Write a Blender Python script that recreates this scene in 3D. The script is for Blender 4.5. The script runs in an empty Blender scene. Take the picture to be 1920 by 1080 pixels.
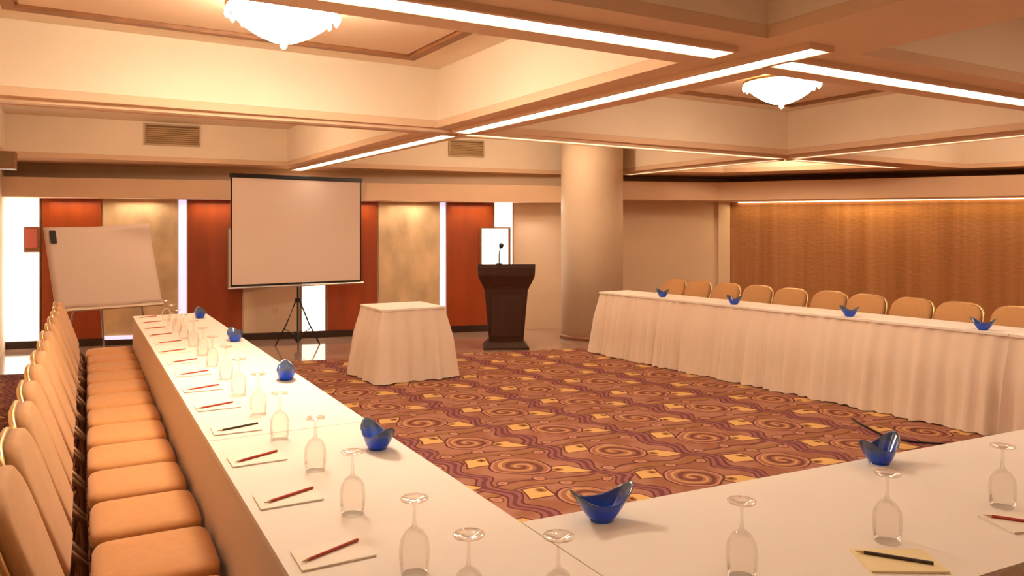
import bpy, bmesh, math, random
from mathutils import Vector, Matrix
from mathutils.geometry import tessellate_polygon
random.seed(7)
PI = math.pi
SC = bpy.context.scene
C = SC.collection

# ------------------------------------------------------------------ camera, world, exposure
cam_d = bpy.data.cameras.new('camera')
cam = bpy.data.objects.new('camera', cam_d)
C.objects.link(cam)
cam.location = (0, 0, 1.57)
cam.rotation_euler = (PI / 2, 0, math.radians(-29.5))
cam_d.sensor_width = 36.0
cam_d.lens = 36.0 * 1428 / 1920
cam_d.shift_y = -108.0 / 1920
cam_d.clip_start = 0.02
SC.camera = cam
SC.view_settings.view_transform = 'Standard'
SC.view_settings.look = 'None'
SC.view_settings.gamma = 1.0
SC.view_settings.use_curve_mapping = False
SC.view_settings.exposure = 0.46
world = bpy.data.worlds.new('world')
SC.world = world
world.use_nodes = True
world.node_tree.nodes['Background'].inputs[0].default_value = (1.0, 0.75, 0.5, 1)
world.node_tree.nodes['Background'].inputs[1].default_value = 0.05
SC.cycles.max_bounces = 8
SC.cycles.transparent_max_bounces = 24
SC.cycles.sample_clamp_indirect = 6.0
SC.cycles.caustics_reflective = False
SC.cycles.caustics_refractive = False

WARM = (1.0, 0.775, 0.54)


def area(name, loc, rot, sx, sy, power, col=WARM):
    d = bpy.data.lights.new(name, 'AREA')
    d.shape = 'RECTANGLE'
    d.size = sx
    d.size_y = sy
    d.energy = power
    d.color = col
    o = bpy.data.objects.new(name, d)
    C.objects.link(o)
    o.location = loc
    o.rotation_euler = rot
    return o


# added fill lights without fittings, in coffers over and beside the camera (out of frame)
area('coffer_fill_near', (0.9, 0.3, 2.90), (0, 0, 0), 2.2, 2.2, 9)
area('coffer_fill_right', (5.2, 0.3, 2.90), (0, 0, 0), 2.6, 2.2, 26)
area('coffer_fill_far_right', (10.2, 1.2, 2.90), (0, 0, 0), 2.6, 2.2, 70)


def point(name, loc, power, radius=0.15):
    d = bpy.data.lights.new(name, 'POINT')
    d.energy = power
    d.shadow_soft_size = radius
    d.color = WARM
    o = bpy.data.objects.new(name, d)
    C.objects.link(o)
    o.location = loc


# fill lights added to brighten the far coffers, kept unseen behind the beams
point('coffer_fill_back_left', (0.9, 8.4, 2.76), 42)
point('coffer_fill_back_right', (4.9, 8.2, 2.76), 55)
point('coffer_fill_corner', (8.5, 7.2, 2.76), 22)
point('coffer_fill_mid_right', (9.8, 4.5, 2.76), 45)


# ------------------------------------------------------------------ shader helpers
class X:
    """tiny expression wrapper over Math nodes"""
    def __init__(s, nt, sock): s.nt, s.k = nt, sock

    def op(s, o, b=None, c=None):
        n = s.nt.nodes.new('ShaderNodeMath')
        n.operation = o
        for i, v in enumerate((s, b, c)):
            if v is None: continue
            if isinstance(v, X): s.nt.links.new(v.k, n.inputs[i])
            else: n.inputs[i].default_value = v
        return X(s.nt, n.outputs[0])
    def __add__(s, b): return s.op('ADD', b)
    def __sub__(s, b): return s.op('SUBTRACT', b)
    def __mul__(s, b): return s.op('MULTIPLY', b)
    def __truediv__(s, b): return s.op('DIVIDE', b)
    def sin(s): return s.op('SINE')
    def abs(s): return s.op('ABSOLUTE')
    def fract(s): return s.op('FRACT')
    def lt(s, b): return s.op('LESS_THAN', b)
    def gt(s, b): return s.op('GREATER_THAN', b)
    def sqrt(s): return s.op('SQRT')


def new_mat(name):
    m = bpy.data.materials.new(name)
    m.use_nodes = True
    nt = m.node_tree
    return m, nt, nt.nodes['Principled BSDF']


def lin(c):
    return tuple(((v / 255) / 12.92 if v / 255 <= 0.04045 else ((v / 255 + 0.055) / 1.055) ** 2.4) for v in c)


def mat(name, col, rough=0.6, metal=0.0, noise=0.0, nscale=8.0, bump=0.0, bscale=60.0, stretch=(1, 1, 1),
        spec=0.5, emit=None, estr=0.0, coat=0.0, trans=0.0, sheen=0.0):
    m, nt, b = new_mat(name)
    b.inputs['Base Color'].default_value = (*col, 1)
    b.inputs['Roughness'].default_value = rough
    b.inputs['Metallic'].default_value = metal
    b.inputs['Specular IOR Level'].default_value = spec
    if coat: b.inputs['Coat Weight'].default_value = coat
    if trans: b.inputs['Transmission Weight'].default_value = trans
    if sheen: b.inputs['Sheen Weight'].default_value = sheen
    tc = nt.nodes.new('ShaderNodeTexCoord')
    mp = nt.nodes.new('ShaderNodeMapping')
    mp.inputs['Scale'].default_value = stretch
    nt.links.new(tc.outputs['Object'], mp.inputs[0])
    if noise > 0:
        n = nt.nodes.new('ShaderNodeTexNoise')
        n.inputs['Scale'].default_value = nscale
        n.inputs['Detail'].default_value = 5
        nt.links.new(mp.outputs[0], n.inputs['Vector'])
        r = nt.nodes.new('ShaderNodeValToRGB')
        r.color_ramp.elements[0].position = 0.3
        r.color_ramp.elements[1].position = 0.7
        r.color_ramp.elements[0].color = (*[v * (1 - noise) for v in col], 1)
        r.color_ramp.elements[1].color = (*[min(1, v * (1 + noise * 0.6)) for v in col], 1)
        nt.links.new(n.outputs['Fac'], r.inputs[0])
        nt.links.new(r.outputs[0], b.inputs['Base Color'])
    if bump > 0:
        n2 = nt.nodes.new('ShaderNodeTexNoise')
        n2.inputs['Scale'].default_value = bscale
        n2.inputs['Detail'].default_value = 3
        nt.links.new(mp.outputs[0], n2.inputs['Vector'])
        bp = nt.nodes.new('ShaderNodeBump')
        bp.inputs['Strength'].default_value = bump
        bp.inputs['Distance'].default_value = 0.01
        nt.links.new(n2.outputs['Fac'], bp.inputs['Height'])
        nt.links.new(bp.outputs[0], b.inputs['Normal'])
    if emit:
        b.inputs['Emission Color'].default_value = (*emit, 1)
        b.inputs['Emission Strength'].default_value = estr
    return m


def glass_mat(name, tint, gloss=0.04, edge=0.55):
    """thin clear glass: tinted transparency with a fresnel reflection"""
    m = bpy.data.materials.new(name)
    m.use_nodes = True
    nt = m.node_tree
    nt.nodes.clear()
    out = nt.nodes.new('ShaderNodeOutputMaterial')
    tr = nt.nodes.new('ShaderNodeBsdfTransparent')
    tr.inputs[0].default_value = (*tint, 1)
    gl = nt.nodes.new('ShaderNodeBsdfGlossy')
    gl.inputs['Roughness'].default_value = gloss
    gl.inputs[0].default_value = (1, 1, 1, 1)
    lw = nt.nodes.new('ShaderNodeLayerWeight')
    lw.inputs[0].default_value = 0.25
    ml = nt.nodes.new('ShaderNodeMath')
    ml.operation = 'MULTIPLY'
    ml.inputs[1].default_value = edge
    nt.links.new(lw.outputs['Fresnel'], ml.inputs[0])
    mx = nt.nodes.new('ShaderNodeMixShader')
    nt.links.new(ml.outputs[0], mx.inputs[0])
    nt.links.new(tr.outputs[0], mx.inputs[1])
    nt.links.new(gl.outputs[0], mx.inputs[2])
    nt.links.new(mx.outputs[0], out.inputs[0])
    return m


def carpet_mat():
    m, nt, b = new_mat('carpet_pattern')
    b.inputs['Roughness'].default_value = 0.95
    b.inputs['Specular IOR Level'].default_value = 0.1
    tc = nt.nodes.new('ShaderNodeTexCoord')
    nz = nt.nodes.new('ShaderNodeTexNoise')
    nz.inputs['Scale'].default_value = 2.2
    nz.inputs['Detail'].default_value = 2
    nt.links.new(tc.outputs['Object'], nz.inputs['Vector'])
    sx = nt.nodes.new('ShaderNodeSeparateXYZ')
    nt.links.new(tc.outputs['Object'], sx.inputs[0])
    sn = nt.nodes.new('ShaderNodeSeparateColor')
    nt.links.new(nz.outputs['Color'], sn.inputs[0])
    x0, y0 = X(nt, sx.outputs[0]), X(nt, sx.outputs[1])
    n1, n2 = X(nt, sn.outputs[0]), X(nt, sn.outputs[1])
    x = x0 + (n1 - 0.5) * 0.16
    y = y0 + (n2 - 0.5) * 0.16
    PX, PY = 0.78, 0.70
    # slight skew of the repeat, oval medallions at (3.33, 4.35)
    u = ((x + y * 0.09 - 3.33 - 0.39) / PX + 0.5 + 10).fract() - 0.5 if False else (((x + y * 0.09 - 3.72) / PX) + 20.5).fract() - 0.5
    v = (((y + x * 0.02 - 4.42) / PY) + 20.5).fract() - 0.5
    u, v = u * PX, v * PY

    def dist(cx, cy, kx=1.0, ky=1.0):
        a = (u - cx) * kx
        c2 = (v - cy) * ky
        return (a * a + c2 * c2).sqrt()
    def ang(cx, cy):
        return (v - cy).op('ARCTAN2', u - cx)

    mixc = {'c': None}
    rgb = nt.nodes.new('ShaderNodeRGB')
    base = nt.nodes.new('ShaderNodeValToRGB')
    nb = nt.nodes.new('ShaderNodeTexNoise')
    nb.inputs['Scale'].default_value = 3.2
    nt.links.new(tc.outputs['Object'], nb.inputs['Vector'])
    nt.links.new(nb.outputs['Fac'], base.inputs[0])
    base.color_ramp.elements[0].position = 0.42
    base.color_ramp.elements[1].position = 0.56
    base.color_ramp.elements[0].color = (0.265, 0.104, 0.058, 1)
    base.color_ramp.elements[1].color = (0.329, 0.144, 0.092, 1)
    mixc['c'] = base.outputs[0]

    def over(mask, col, k=0.8):
        n = nt.nodes.new('ShaderNodeMix')
        n.data_type = 'RGBA'
        nt.links.new((mask * k).k, n.inputs[0])
        nt.links.new(mixc['c'], n.inputs[6])
        n.inputs[7].default_value = (*col, 1)
        mixc['c'] = n.outputs[2]
    DARK = (0.105, 0.026, 0.024)
    MID = (0.30, 0.12, 0.068)
    PURP = (0.252, 0.090, 0.088)
    YEL = (0.602, 0.346, 0.128)
    PINK = (0.462, 0.216, 0.144)
    OLV = (0.266, 0.122, 0.040)
    # olive wavy bands across
    w = v + (u * 8.05).sin() * 0.03
    over(((w - 0.315).abs()).lt(0.024), OLV)
    over(((w - 0.285).abs()).lt(0.008), DARK, 0.8)
    over(((w + 0.30).abs()).lt(0.012), DARK, 0.8)
    # upright wavy plum ribbons
    r = (((u + (v * 8.97 * 2).sin() * 0.045) / PX + 20.0).fract() - 0.5) * PX
    rr = r.abs()
    over(rr.lt(0.062), DARK, 0.9)
    over(rr.lt(0.044), PURP, 1.0)
    over(rr.lt(0.016), DARK, 0.7)
    # yellow flags
    for (cx, cy) in ((0.215, -0.165), (-0.205, 0.195)):
        k = 1 if cx > 0 else -1
        sk = (u - cx + (v - cy) * 0.35 * k).abs()
        sv = (v - cy + (u - cx) * 0.15).abs()
        over(sk.lt(0.092) * sv.lt(0.092), DARK, 0.85)
        over(sk.lt(0.078) * sv.lt(0.078), YEL, 1.0)
        over(dist(cx - 0.045 * k, cy + 0.02).lt(0.034), OLV, 0.9)
        over(dist(cx - 0.045 * k, cy + 0.02).lt(0.016), DARK, 1.0)
    # spiral medallion
    d0 = dist(0.0, 0.0)
    over(d0.lt(0.190), DARK, 0.95)
    over(d0.lt(0.176), PINK, 0.95)
    over(d0.lt(0.162), MID, 1.0)
    sp = ((d0 * 68.0) + ang(0.0, 0.0)).sin()
    over((sp.gt(0.45)) * (d0.lt(0.150)), DARK, 0.75)
    over((sp.lt(-0.80)) * (d0.lt(0.150)), YEL, 0.6)
    # small ringed dots between medallions
    for (cx, cy) in ((0.30, 0.24), (-0.30, -0.26), (0.04, 0.27), (-0.05, -0.27)):
        dd = dist(cx, cy)
        over(dd.lt(0.046), DARK, 0.8)
        over(dd.lt(0.034), PINK, 0.95)
        over(dd.lt(0.016), MID)
    # pile
    pn = nt.nodes.new('ShaderNodeTexNoise')
    pn.inputs['Scale'].default_value = 160
    nt.links.new(tc.outputs['Object'], pn.inputs['Vector'])
    bp = nt.nodes.new('ShaderNodeBump')
    bp.inputs['Strength'].default_value = 0.35
    bp.inputs['Distance'].default_value = 0.006
    nt.links.new(pn.outputs['Fac'], bp.inputs['Height'])
    nt.links.new(bp.outputs[0], b.inputs['Normal'])
    nt.links.new(mixc['c'], b.inputs['Base Color'])
    return m


def water_wall_mat():
    m, nt, b = new_mat('golden_fabric_wall')
    tc = nt.nodes.new('ShaderNodeTexCoord')
    def noise(scale, st, detail=4):
        mp = nt.nodes.new('ShaderNodeMapping')
        mp.inputs['Scale'].default_value = st
        nt.links.new(tc.outputs['Object'], mp.inputs[0])
        n = nt.nodes.new('ShaderNodeTexNoise')
        n.inputs['Scale'].default_value = scale
        n.inputs['Detail'].default_value = detail
        nt.links.new(mp.outputs[0], n.inputs['Vector'])
        return n
    a = noise(3.0, (2.0, 2.0, 0.04))
    r = nt.nodes.new('ShaderNodeValToRGB')
    r.color_ramp.elements[0].position = 0.32
    r.color_ramp.elements[1].position = 0.68
    r.color_ramp.elements[0].color = (0.35, 0.14, 0.04, 1)
    r.color_ramp.elements[1].color = (0.50, 0.23, 0.085, 1)
    nt.links.new(a.outputs['Fac'], r.inputs[0])
    nt.links.new(r.outputs[0], b.inputs['Base Color'])
    c = noise(14.0, (0.8, 0.8, 1.6), 5)
    bp = nt.nodes.new('ShaderNodeBump')
    bp.inputs['Strength'].default_value = 0.22
    bp.inputs['Distance'].default_value = 0.02
    nt.links.new(c.outputs['Fac'], bp.inputs['Height'])
    nt.links.new(bp.outputs[0], b.inputs['Normal'])
    b.inputs['Roughness'].default_value = 0.45
    b.inputs['Metallic'].default_value = 0.0
    return m


def blue_mat():
    """cobalt glass: thick saturated foot thinning to smoky horns"""
    m, nt, b = new_mat('cobalt_blue_glass')
    tc = nt.nodes.new('ShaderNodeTexCoord')
    sx = nt.nodes.new('ShaderNodeSeparateXYZ')
    nt.links.new(tc.outputs['Object'], sx.inputs[0])
    rp = nt.nodes.new('ShaderNodeValToRGB')
    k = X(nt, sx.outputs[2]) / 0.1
    nt.links.new(k.k, rp.inputs[0])
    e = rp.color_ramp.elements
    e[0].position, e[0].color = 0.28, (0.0, 0.12, 1.0, 1)
    e[1].position, e[1].color = 0.74, (0.10, 0.17, 0.30, 1)
    nt.links.new(rp.outputs[0], b.inputs['Base Color'])
    b.inputs['Roughness'].default_value = 0.06
    b.inputs['Transmission Weight'].default_value = 0.55
    b.inputs['Coat Weight'].default_value = 0.3
    return m


M = dict(
    plaster=mat('cream_plaster', (0.90, 0.75, 0.58), 0.85, noise=0.04, nscale=1.5, bump=0.03, bscale=140),
    beam=mat('peach_beam_paint', (0.78, 0.54, 0.36), 0.8, noise=0.04, nscale=2),
    wall=mat('beige_wall_paint', (0.80, 0.61, 0.44), 0.8, noise=0.05, nscale=1.2, bump=0.03, bscale=120),
    brown=mat('brown_trim_wood', (0.30, 0.12, 0.045), 0.5, noise=0.3, nscale=6, stretch=(1, 1, 8)),
    orange=mat('orange_brown_lacquer', (0.315, 0.051, 0.006), 0.38, noise=0.18, nscale=2.5, stretch=(3, 3, 0.4)),
    marble=mat('beige_stone_panel', (0.66, 0.47, 0.27), 0.45, noise=0.28, nscale=3.2, stretch=(1.2, 1.2, 0.7)),
    creamwall=mat('cream_panel', (0.720, 0.558, 0.396), 0.6, noise=0.05, nscale=2),
    polished=mat('polished_stone_floor', (0.37, 0.23, 0.17), 0.09, noise=0.2, nscale=2.0, spec=0.8),
    base=mat('dark_baseboard_stone', (0.035, 0.016, 0.010), 0.25),
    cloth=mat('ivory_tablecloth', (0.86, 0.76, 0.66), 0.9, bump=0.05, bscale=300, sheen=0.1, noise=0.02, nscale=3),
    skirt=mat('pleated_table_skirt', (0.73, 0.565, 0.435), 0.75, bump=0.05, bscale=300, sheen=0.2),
    seat=mat('tan_seat_fabric', (0.60, 0.265, 0.085), 0.8, noise=0.06, nscale=30, bump=0.1, bscale=400, sheen=0.2),
    back=mat('sand_backrest_fabric', (0.53, 0.26, 0.095), 0.8, noise=0.06, nscale=30, bump=0.1, bscale=400, sheen=0.2),
    gold=mat('brushed_gold_metal', (0.75, 0.52, 0.24), 0.32, metal=1.0),
    bronze=mat('dark_bronze_metal', (0.16, 0.075, 0.035), 0.4, metal=0.8),
    brass=mat('brass_metal', (0.7, 0.45, 0.18), 0.3, metal=1.0),
    dark=mat('black_metal', (0.02, 0.017, 0.016), 0.4, metal=0.6),
    chrome=mat('grey_metal', (0.5, 0.45, 0.42), 0.3, metal=1.0),
    screen=mat('projection_cloth', (0.66, 0.50, 0.41), 0.9),
    paper=mat('flip_chart_paper', (0.517, 0.381, 0.313), 0.8),
    pad=mat('notepad_paper', (0.90, 0.79, 0.66), 0.8),
    padyel=mat('yellowish_notepad_paper', (0.88, 0.72, 0.40), 0.8),
    lectern=mat('dark_mahogany', (0.033, 0.010, 0.005), 0.3, noise=0.35, nscale=5, stretch=(4, 4, 0.5), coat=0.3),
    red=mat('red_pencil_lacquer', (0.48, 0.05, 0.02), 0.35),
    blackp=mat('black_pencil_lacquer', (0.05, 0.03, 0.02), 0.35),
    wood=mat('bare_pencil_wood', (0.6, 0.38, 0.18), 0.7),
    lead=mat('graphite', (0.04, 0.04, 0.04), 0.4),
    vent=mat('vent_grille_paint', (0.50, 0.33, 0.17), 0.6),
    ventdark=mat('vent_duct_dark', (0.22, 0.13, 0.06), 0.8),
    tablewood=mat('plywood_tabletop', (0.35, 0.22, 0.12), 0.6),
    alarm=mat('dull_red_enamel', (0.55, 0.14, 0.12), 0.35),
    plastic=mat('cream_plastic', (0.62, 0.47, 0.34), 0.5),
    carpet=carpet_mat(),
    golden=water_wall_mat(),
    led=mat('led_diffuser_bright', (0.9, 0.8, 0.7), 0.5, emit=(1.0, 0.86, 0.70), estr=5.0),
    ledsoft=mat('led_diffuser_soft', (0.9, 0.8, 0.7), 0.5, emit=(1.0, 0.72, 0.46), estr=1.1),
    ledoff=mat('led_diffuser_unlit', (0.92, 0.76, 0.60), 0.5),
    cove=mat('cove_lamp_tube', (1, 0.9, 0.7), 0.5, emit=(1.0, 0.78, 0.46), estr=5.0),
    winlit=mat('frosted_lit_pane', (0.9, 0.9, 0.85), 0.4, emit=(1.0, 0.90, 0.72), estr=1.7),
    slit=mat('cool_light_slit', (0.9, 0.9, 0.9), 0.4, emit=(0.62, 0.68, 1.0), estr=0.62),
    shade=mat('lit_chandelier_glass', (1, 0.95, 0.85), 0.3, emit=(1.0, 0.87, 0.66), estr=66.0),
    shade2=mat('lit_chandelier_glass_soft', (1, 0.95, 0.85), 0.3, emit=(1.0, 0.84, 0.62), estr=24.0),
    crystal=mat('lit_crystal', (1, 0.95, 0.85), 0.1, emit=(1.0, 0.82, 0.58), estr=5.0),
    glass=glass_mat('clear_goblet_glass', (0.955, 0.94, 0.92), edge=0.55),
    blue=blue_mat(),
)


# ------------------------------------------------------------------ mesh helpers
def obj(name, bm, m, parent=None, smooth=False, loc=None, rot=None):
    me = bpy.data.meshes.new(name)
    bmesh.ops.recalc_face_normals(bm, faces=bm.faces)
    if smooth:
        for f in bm.faces: f.smooth = True
    bm.to_mesh(me)
    bm.free()
    mm = m if isinstance(m, (list, tuple)) else [m]
    for k in mm: me.materials.append(k)
    o = bpy.data.objects.new(name, me)
    C.objects.link(o)
    if parent: o.parent = parent
    if loc: o.location = loc
    if rot: o.rotation_euler = rot
    return o


def tag(o, label, cat, group=None):
    o['label'] = label
    o['category'] = cat
    if group: o['group'] = group
    return o


def thing(name, label, cat, loc=(0, 0, 0), rz=0, group=None):
    o = bpy.data.objects.new(name, None)
    C.objects.link(o)
    o.location = loc
    o.rotation_euler = (0, 0, rz)
    o.empty_display_size = 0.1
    return tag(o, label, cat, group)


def struct(name, bm, m, parent=None, smooth=False, label=None):
    o = obj(name, bm, m, parent, smooth)
    if parent is None: o['kind'] = 'structure'
    if label: o['label'] = label
    return o


def copy_tree(o, parent=None):
    c = o.copy()
    C.objects.link(c)
    c.parent = parent
    for ch in list(o.children): copy_tree(ch, c)
    return c


def box(bm, x0, x1, y0, y1, z0, z1, bev=0.0, mtx=None, mi=0):
    vs = [bm.verts.new((x, y, z)) for z in (z0, z1) for (x, y) in ((x0, y0), (x1, y0), (x1, y1), (x0, y1))]
    fs = [(0, 3, 2, 1), (4, 5, 6, 7), (0, 1, 5, 4), (1, 2, 6, 5), (2, 3, 7, 6), (3, 0, 4, 7)]
    faces = [bm.faces.new([vs[i] for i in f]) for f in fs]
    for f in faces: f.material_index = mi
    geo = vs
    if bev > 0:
        es = list({e for f in faces for e in f.edges})
        r = bmesh.ops.bevel(bm, geom=es, offset=bev, segments=2, affect='EDGES', profile=0.6)
        geo = list({v for f in r['faces'] for v in f.verts} | {v for v in vs if v.is_valid})
    if mtx is not None:
        bmesh.ops.transform(bm, matrix=mtx, verts=[v for v in geo if v.is_valid])
    return bm


def B(*a, **k):
    bm = bmesh.new()
    box(bm, *a, **k)
    return bm


def prism(bm, pts, z0, z1, holes=()):
    """vertical prism of an outline with holes"""
    loops = [list(pts)] + [list(h) for h in holes]
    flat = [p for l in loops for p in l]
    tris = tessellate_polygon([[Vector((x, y, 0)) for x, y in l] for l in loops])
    lo = [bm.verts.new((x, y, z0)) for x, y in flat]
    hi = [bm.verts.new((x, y, z1)) for x, y in flat]
    for a, b, c in tris:
        try:
            bm.faces.new((lo[a], lo[b], lo[c]))
            bm.faces.new((hi[c], hi[b], hi[a]))
        except ValueError: pass
    k = 0
    for l in loops:
        n = len(l)
        for i in range(n):
            j = (i + 1) % n
            bm.faces.new((lo[k + i], lo[k + j], hi[k + j], hi[k + i]))
        k += n
    return bm


def tube(bm, pts, r, n=8, cap=True):
    pts = [Vector(p) for p in pts]
    rings = []
    for i, p in enumerate(pts):
        if i == 0: t = pts[1] - pts[0]
        elif i == len(pts) - 1: t = pts[-1] - pts[-2]
        else: t = (pts[i + 1] - pts[i]).normalized() + (pts[i] - pts[i - 1]).normalized()
        t.normalize()
        up = Vector((0, 0, 1)) if abs(t.z) < 0.9 else Vector((1, 0, 0))
        a = t.cross(up).normalized()
        b = t.cross(a)
        rr = r[i] if isinstance(r, (list, tuple)) else r
        rings.append([bm.verts.new(p + a * rr * math.cos(2 * PI * k / n) + b * rr * math.sin(2 * PI * k / n)) for k in range(n)])
    for i in range(len(rings) - 1):
        for k in range(n):
            bm.faces.new((rings[i][k], rings[i][(k + 1) % n], rings[i + 1][(k + 1) % n], rings[i + 1][k]))
    if cap:
        bm.faces.new(rings[0][::-1])
        bm.faces.new(rings[-1])
    return bm


def lathe(bm, prof, n=24, closed=False):
    rings = []
    for r, z in prof:
        if r < 1e-5: rings.append([bm.verts.new((0, 0, z))])
        else: rings.append([bm.verts.new((r * math.cos(2 * PI * k / n), r * math.sin(2 * PI * k / n), z)) for k in range(n)])
    for a, b in zip(rings[:-1], rings[1:]):
        for k in range(n):
            j = (k + 1) % n
            if len(a) == 1 and len(b) == 1: continue
            if len(a) == 1: bm.faces.new((a[0], b[k], b[j]))
            elif len(b) == 1: bm.faces.new((a[k], a[j], b[0]))
            else: bm.faces.new((a[k], a[j], b[j], b[k]))
    return bm


# ================================================================== ROOM
W0 = Vector((-0.94, 12.08))
D = Vector((0.9724, -0.2333))
N = Vector((-0.2333, -0.9724))          # into the room
FR = Matrix(((D.x, -N.x, 0, W0.x), (D.y, -N.y, 0, W0.y), (0, 0, 1, 0), (0, 0, 0, 1)))   # local (s, -n, z)
G0 = Vector((9.68, 9.53))
GD = Vector((0.582, -0.813))
GN = Vector((-0.813, -0.582))
GR = Matrix(((GD.x, -GN.x, 0, G0.x), (GD.y, -GN.y, 0, G0.y), (0, 0, 1, 0), (0, 0, 0, 1)))


def fbox(bm, s0, s1, n0, n1, z0, z1, F=FR, bev=0.0):
    """box in wall coordinates: s along the wall, n out of the wall into the room"""
    return box(bm, s0, s1, -n1, -n0, z0, z1, bev, F)


def FB(*a, **k):
    bm = bmesh.new()
    return fbox(bm, *a, **k)


def fp(s, n, F0=W0, Fd=D, Fn=N):
    p = F0 + Fd * s + Fn * n
    return (p.x, p.y)


XL, YB, XR = -1.02, -2.6, 14.0
corner_gr = (G0 + GD * ((XR - G0.x) / GD.x))
ZC, ZT = 2.45, 2.95
room = [(XL, YB), (XR, YB), (XR, corner_gr.y), (G0.x, G0.y), (XL, 12.10)]

# floor: carpet and polished border
cf = [(XL, YB), (XR, YB), (XR, corner_gr.y), fp(11.0, 2.0)]
carpet_far = [(11.2, 6.19 + 0.2), ]
edge_l = (XL, 9.90 + 0.24 * (1.02 - 0.58))
edge_r = (7.6, 9.90 - 0.24 * (7.6 + 0.58))
bm = bmesh.new()
prism(bm, [(XL, YB), (XR, YB), (XR, corner_gr.y), (G0.x, G0.y), (edge_r[0], 9.99), edge_r, edge_l], -0.06, 0.0)
struct('floor', bm, M['carpet'], label='patterned carpet in russet, plum and yellow swirls')
bm = bmesh.new()
prism(bm, [edge_l, edge_r, (edge_r[0], 10.03), (XL, 12.10)], -0.06, 0.002)
fl = struct('floor_border', bm, M['polished'], label='polished stone strip between carpet and panelled wall')

# walls
def wallseg(name, a, b, z0, z1, m, th=0.15):
    a, b = Vector(a), Vector(b)
    d = (b - a).normalized()
    n = Vector((d.y, -d.x))
    bm = bmesh.new()
    prism(bm, [a, b, b + n * th, a + n * th], z0, z1)
    return struct(name, bm, m)


wallseg('wall_left', (XL, 12.15), (XL, YB - 0.1), 0, 3.1, M['wall'], -0.15)
wallseg('wall_back', (XL - 0.1, YB), (XR + 0.1, YB), 0, 3.1, M['wall'])
wallseg('wall_right', (XR, YB - 0.1), (XR, corner_gr.y), 0, 3.1, M['wall'])
wf = struct('wall_far', FB(-0.2, 10.93, -0.15, 0.0, 0, 3.1), M['wall'])
wg = struct('wall_golden', FB(0.0, 7.6, -0.15, 0.0, 0, 3.1, F=GR), M['golden'])
wg.name = 'wall_far_right'
wg['label'] = 'golden textured wall washed by cove light'

# cladding of the far wall
def panel(s0, s1, m, name, label, n1=0.03):
    o = struct(name, FB(s0 + 0.006, s1 - 0.006, 0.001, n1, 0.10, 2.0, bev=0.004), m, wf, label=label)
    return o


panel(-0.08, 0.02, M['brown'], 'panel', 'dark brown edge panel at the left corner')
panel(0.50, 1.225, M['orange'], 'panel', 'orange-brown lacquered panel behind the flip chart')
panel(1.235, 2.18, M['marble'], 'panel', 'beige stone panel behind the flip chart')
panel(2.30, 3.03, M['orange'], 'panel', 'orange-brown lacquered panel left of the screen')
panel(3.04, 3.82, M['creamwall'], 'panel', 'cream panel with a small socket under the screen')
panel(4.21, 4.94, M['orange'], 'panel', 'orange-brown lacquered panel right of the screen')
panel(4.95, 5.88, M['marble'], 'panel', 'beige stone panel behind the draped square table')
panel(5.985, 6.73, M['orange'], 'panel', 'orange-brown lacquered panel behind the lectern')
for (s0, s1) in ((2.19, 2.29), (5.89, 5.975)):
    struct('light_slit', FB(s0, s1, 0.002, 0.02, 0.10, 2.0), M['slit'], wf, label='thin bluish white upright light slit')
struct('light_slit', FB(1.25, 2.18, 0.032, 0.05, 0.08, 0.13), M['slit'], wf, label='bluish white light line at the foot of the stone panel')
struct('socket', FB(3.44, 3.52, 0.031, 0.040, 0.38, 0.46, bev=0.003), M['plastic'], wf)


def lit_window(name, s0, s1, z0=0.10, z1=2.0, lab=''):
    o = struct(name, FB(s0, s1, 0.0, 0.012, z0, z1), M['winlit'], label=lab)
    bm = bmesh.new()
    fbox(bm, s0 - 0.015, s0, 0.0, 0.035, z0, z1)
    fbox(bm, s1, s1 + 0.015, 0.0, 0.035, z0, z1)
    struct('window_frame', bm, M['brown'], o)
    return o


bl = B(XL + 0.001, XL + 0.03, 10.95, 12.06, 0.0, 1.99, bev=0.004)
struct('panel', bl, M['brown'], bpy.data.objects['wall_left'], label='dark brown panel at the far end of the left wall')
lit_window('window_1', 0.045, 0.475, lab='tall frosted window glowing white at the left corner')
lit_window('window_2', 3.85, 4.18, lab='narrow frosted window glowing white under the screen')
lit_window('window_3', 6.75, 7.04, lab='tall frosted window glowing white behind the lectern')
for i, (a, b) in enumerate(((-0.15, 7.05),)):
    struct('baseboard_far', FB(a, b, 0.001, 0.04, 0.0, 0.10, bev=0.004), M['base'])

# corner post between plain wall and golden wall
struct('trim_1', FB(10.68, 10.90, 0.0, 0.05, 0.0, 2.40), M['wall'], label='pale upright trim beside the golden wall')

# soffits (dropped bulkheads)
def soffit(name, pts, z0, z1):
    bm = bmesh.new()
    prism(bm, pts, z0, z1)
    return struct(name, bm, M['beam'])


SL = [fp(-0.05, 0.0), fp(-0.09 + 0.0, 0.50), fp(7.80, 0.50), fp(7.80, 0.0)]
SL[0] = (XL + 0.002, 12.09); SL[1] = (XL + 0.002, 12.09 - 0.51)
so1 = soffit('ceiling_soffit', SL, 2.0, 2.25)
so1['label'] = 'peach dropped soffit above the orange and stone panels'
q1 = fp(8.45, 0.56)
c2 = (8.92, 9.03)
q2 = fp(7.4, 0.9, G0, GD, GN)
so2 = soffit('ceiling_soffit', [fp(8.45, 0.0), q1, c2, q2, (XR, corner_gr.y), (G0.x, G0.y)], 2.05, 2.34)
so2['label'] = 'peach dropped soffit above the golden wall'
so2['kind'] = 'structure'
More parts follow.
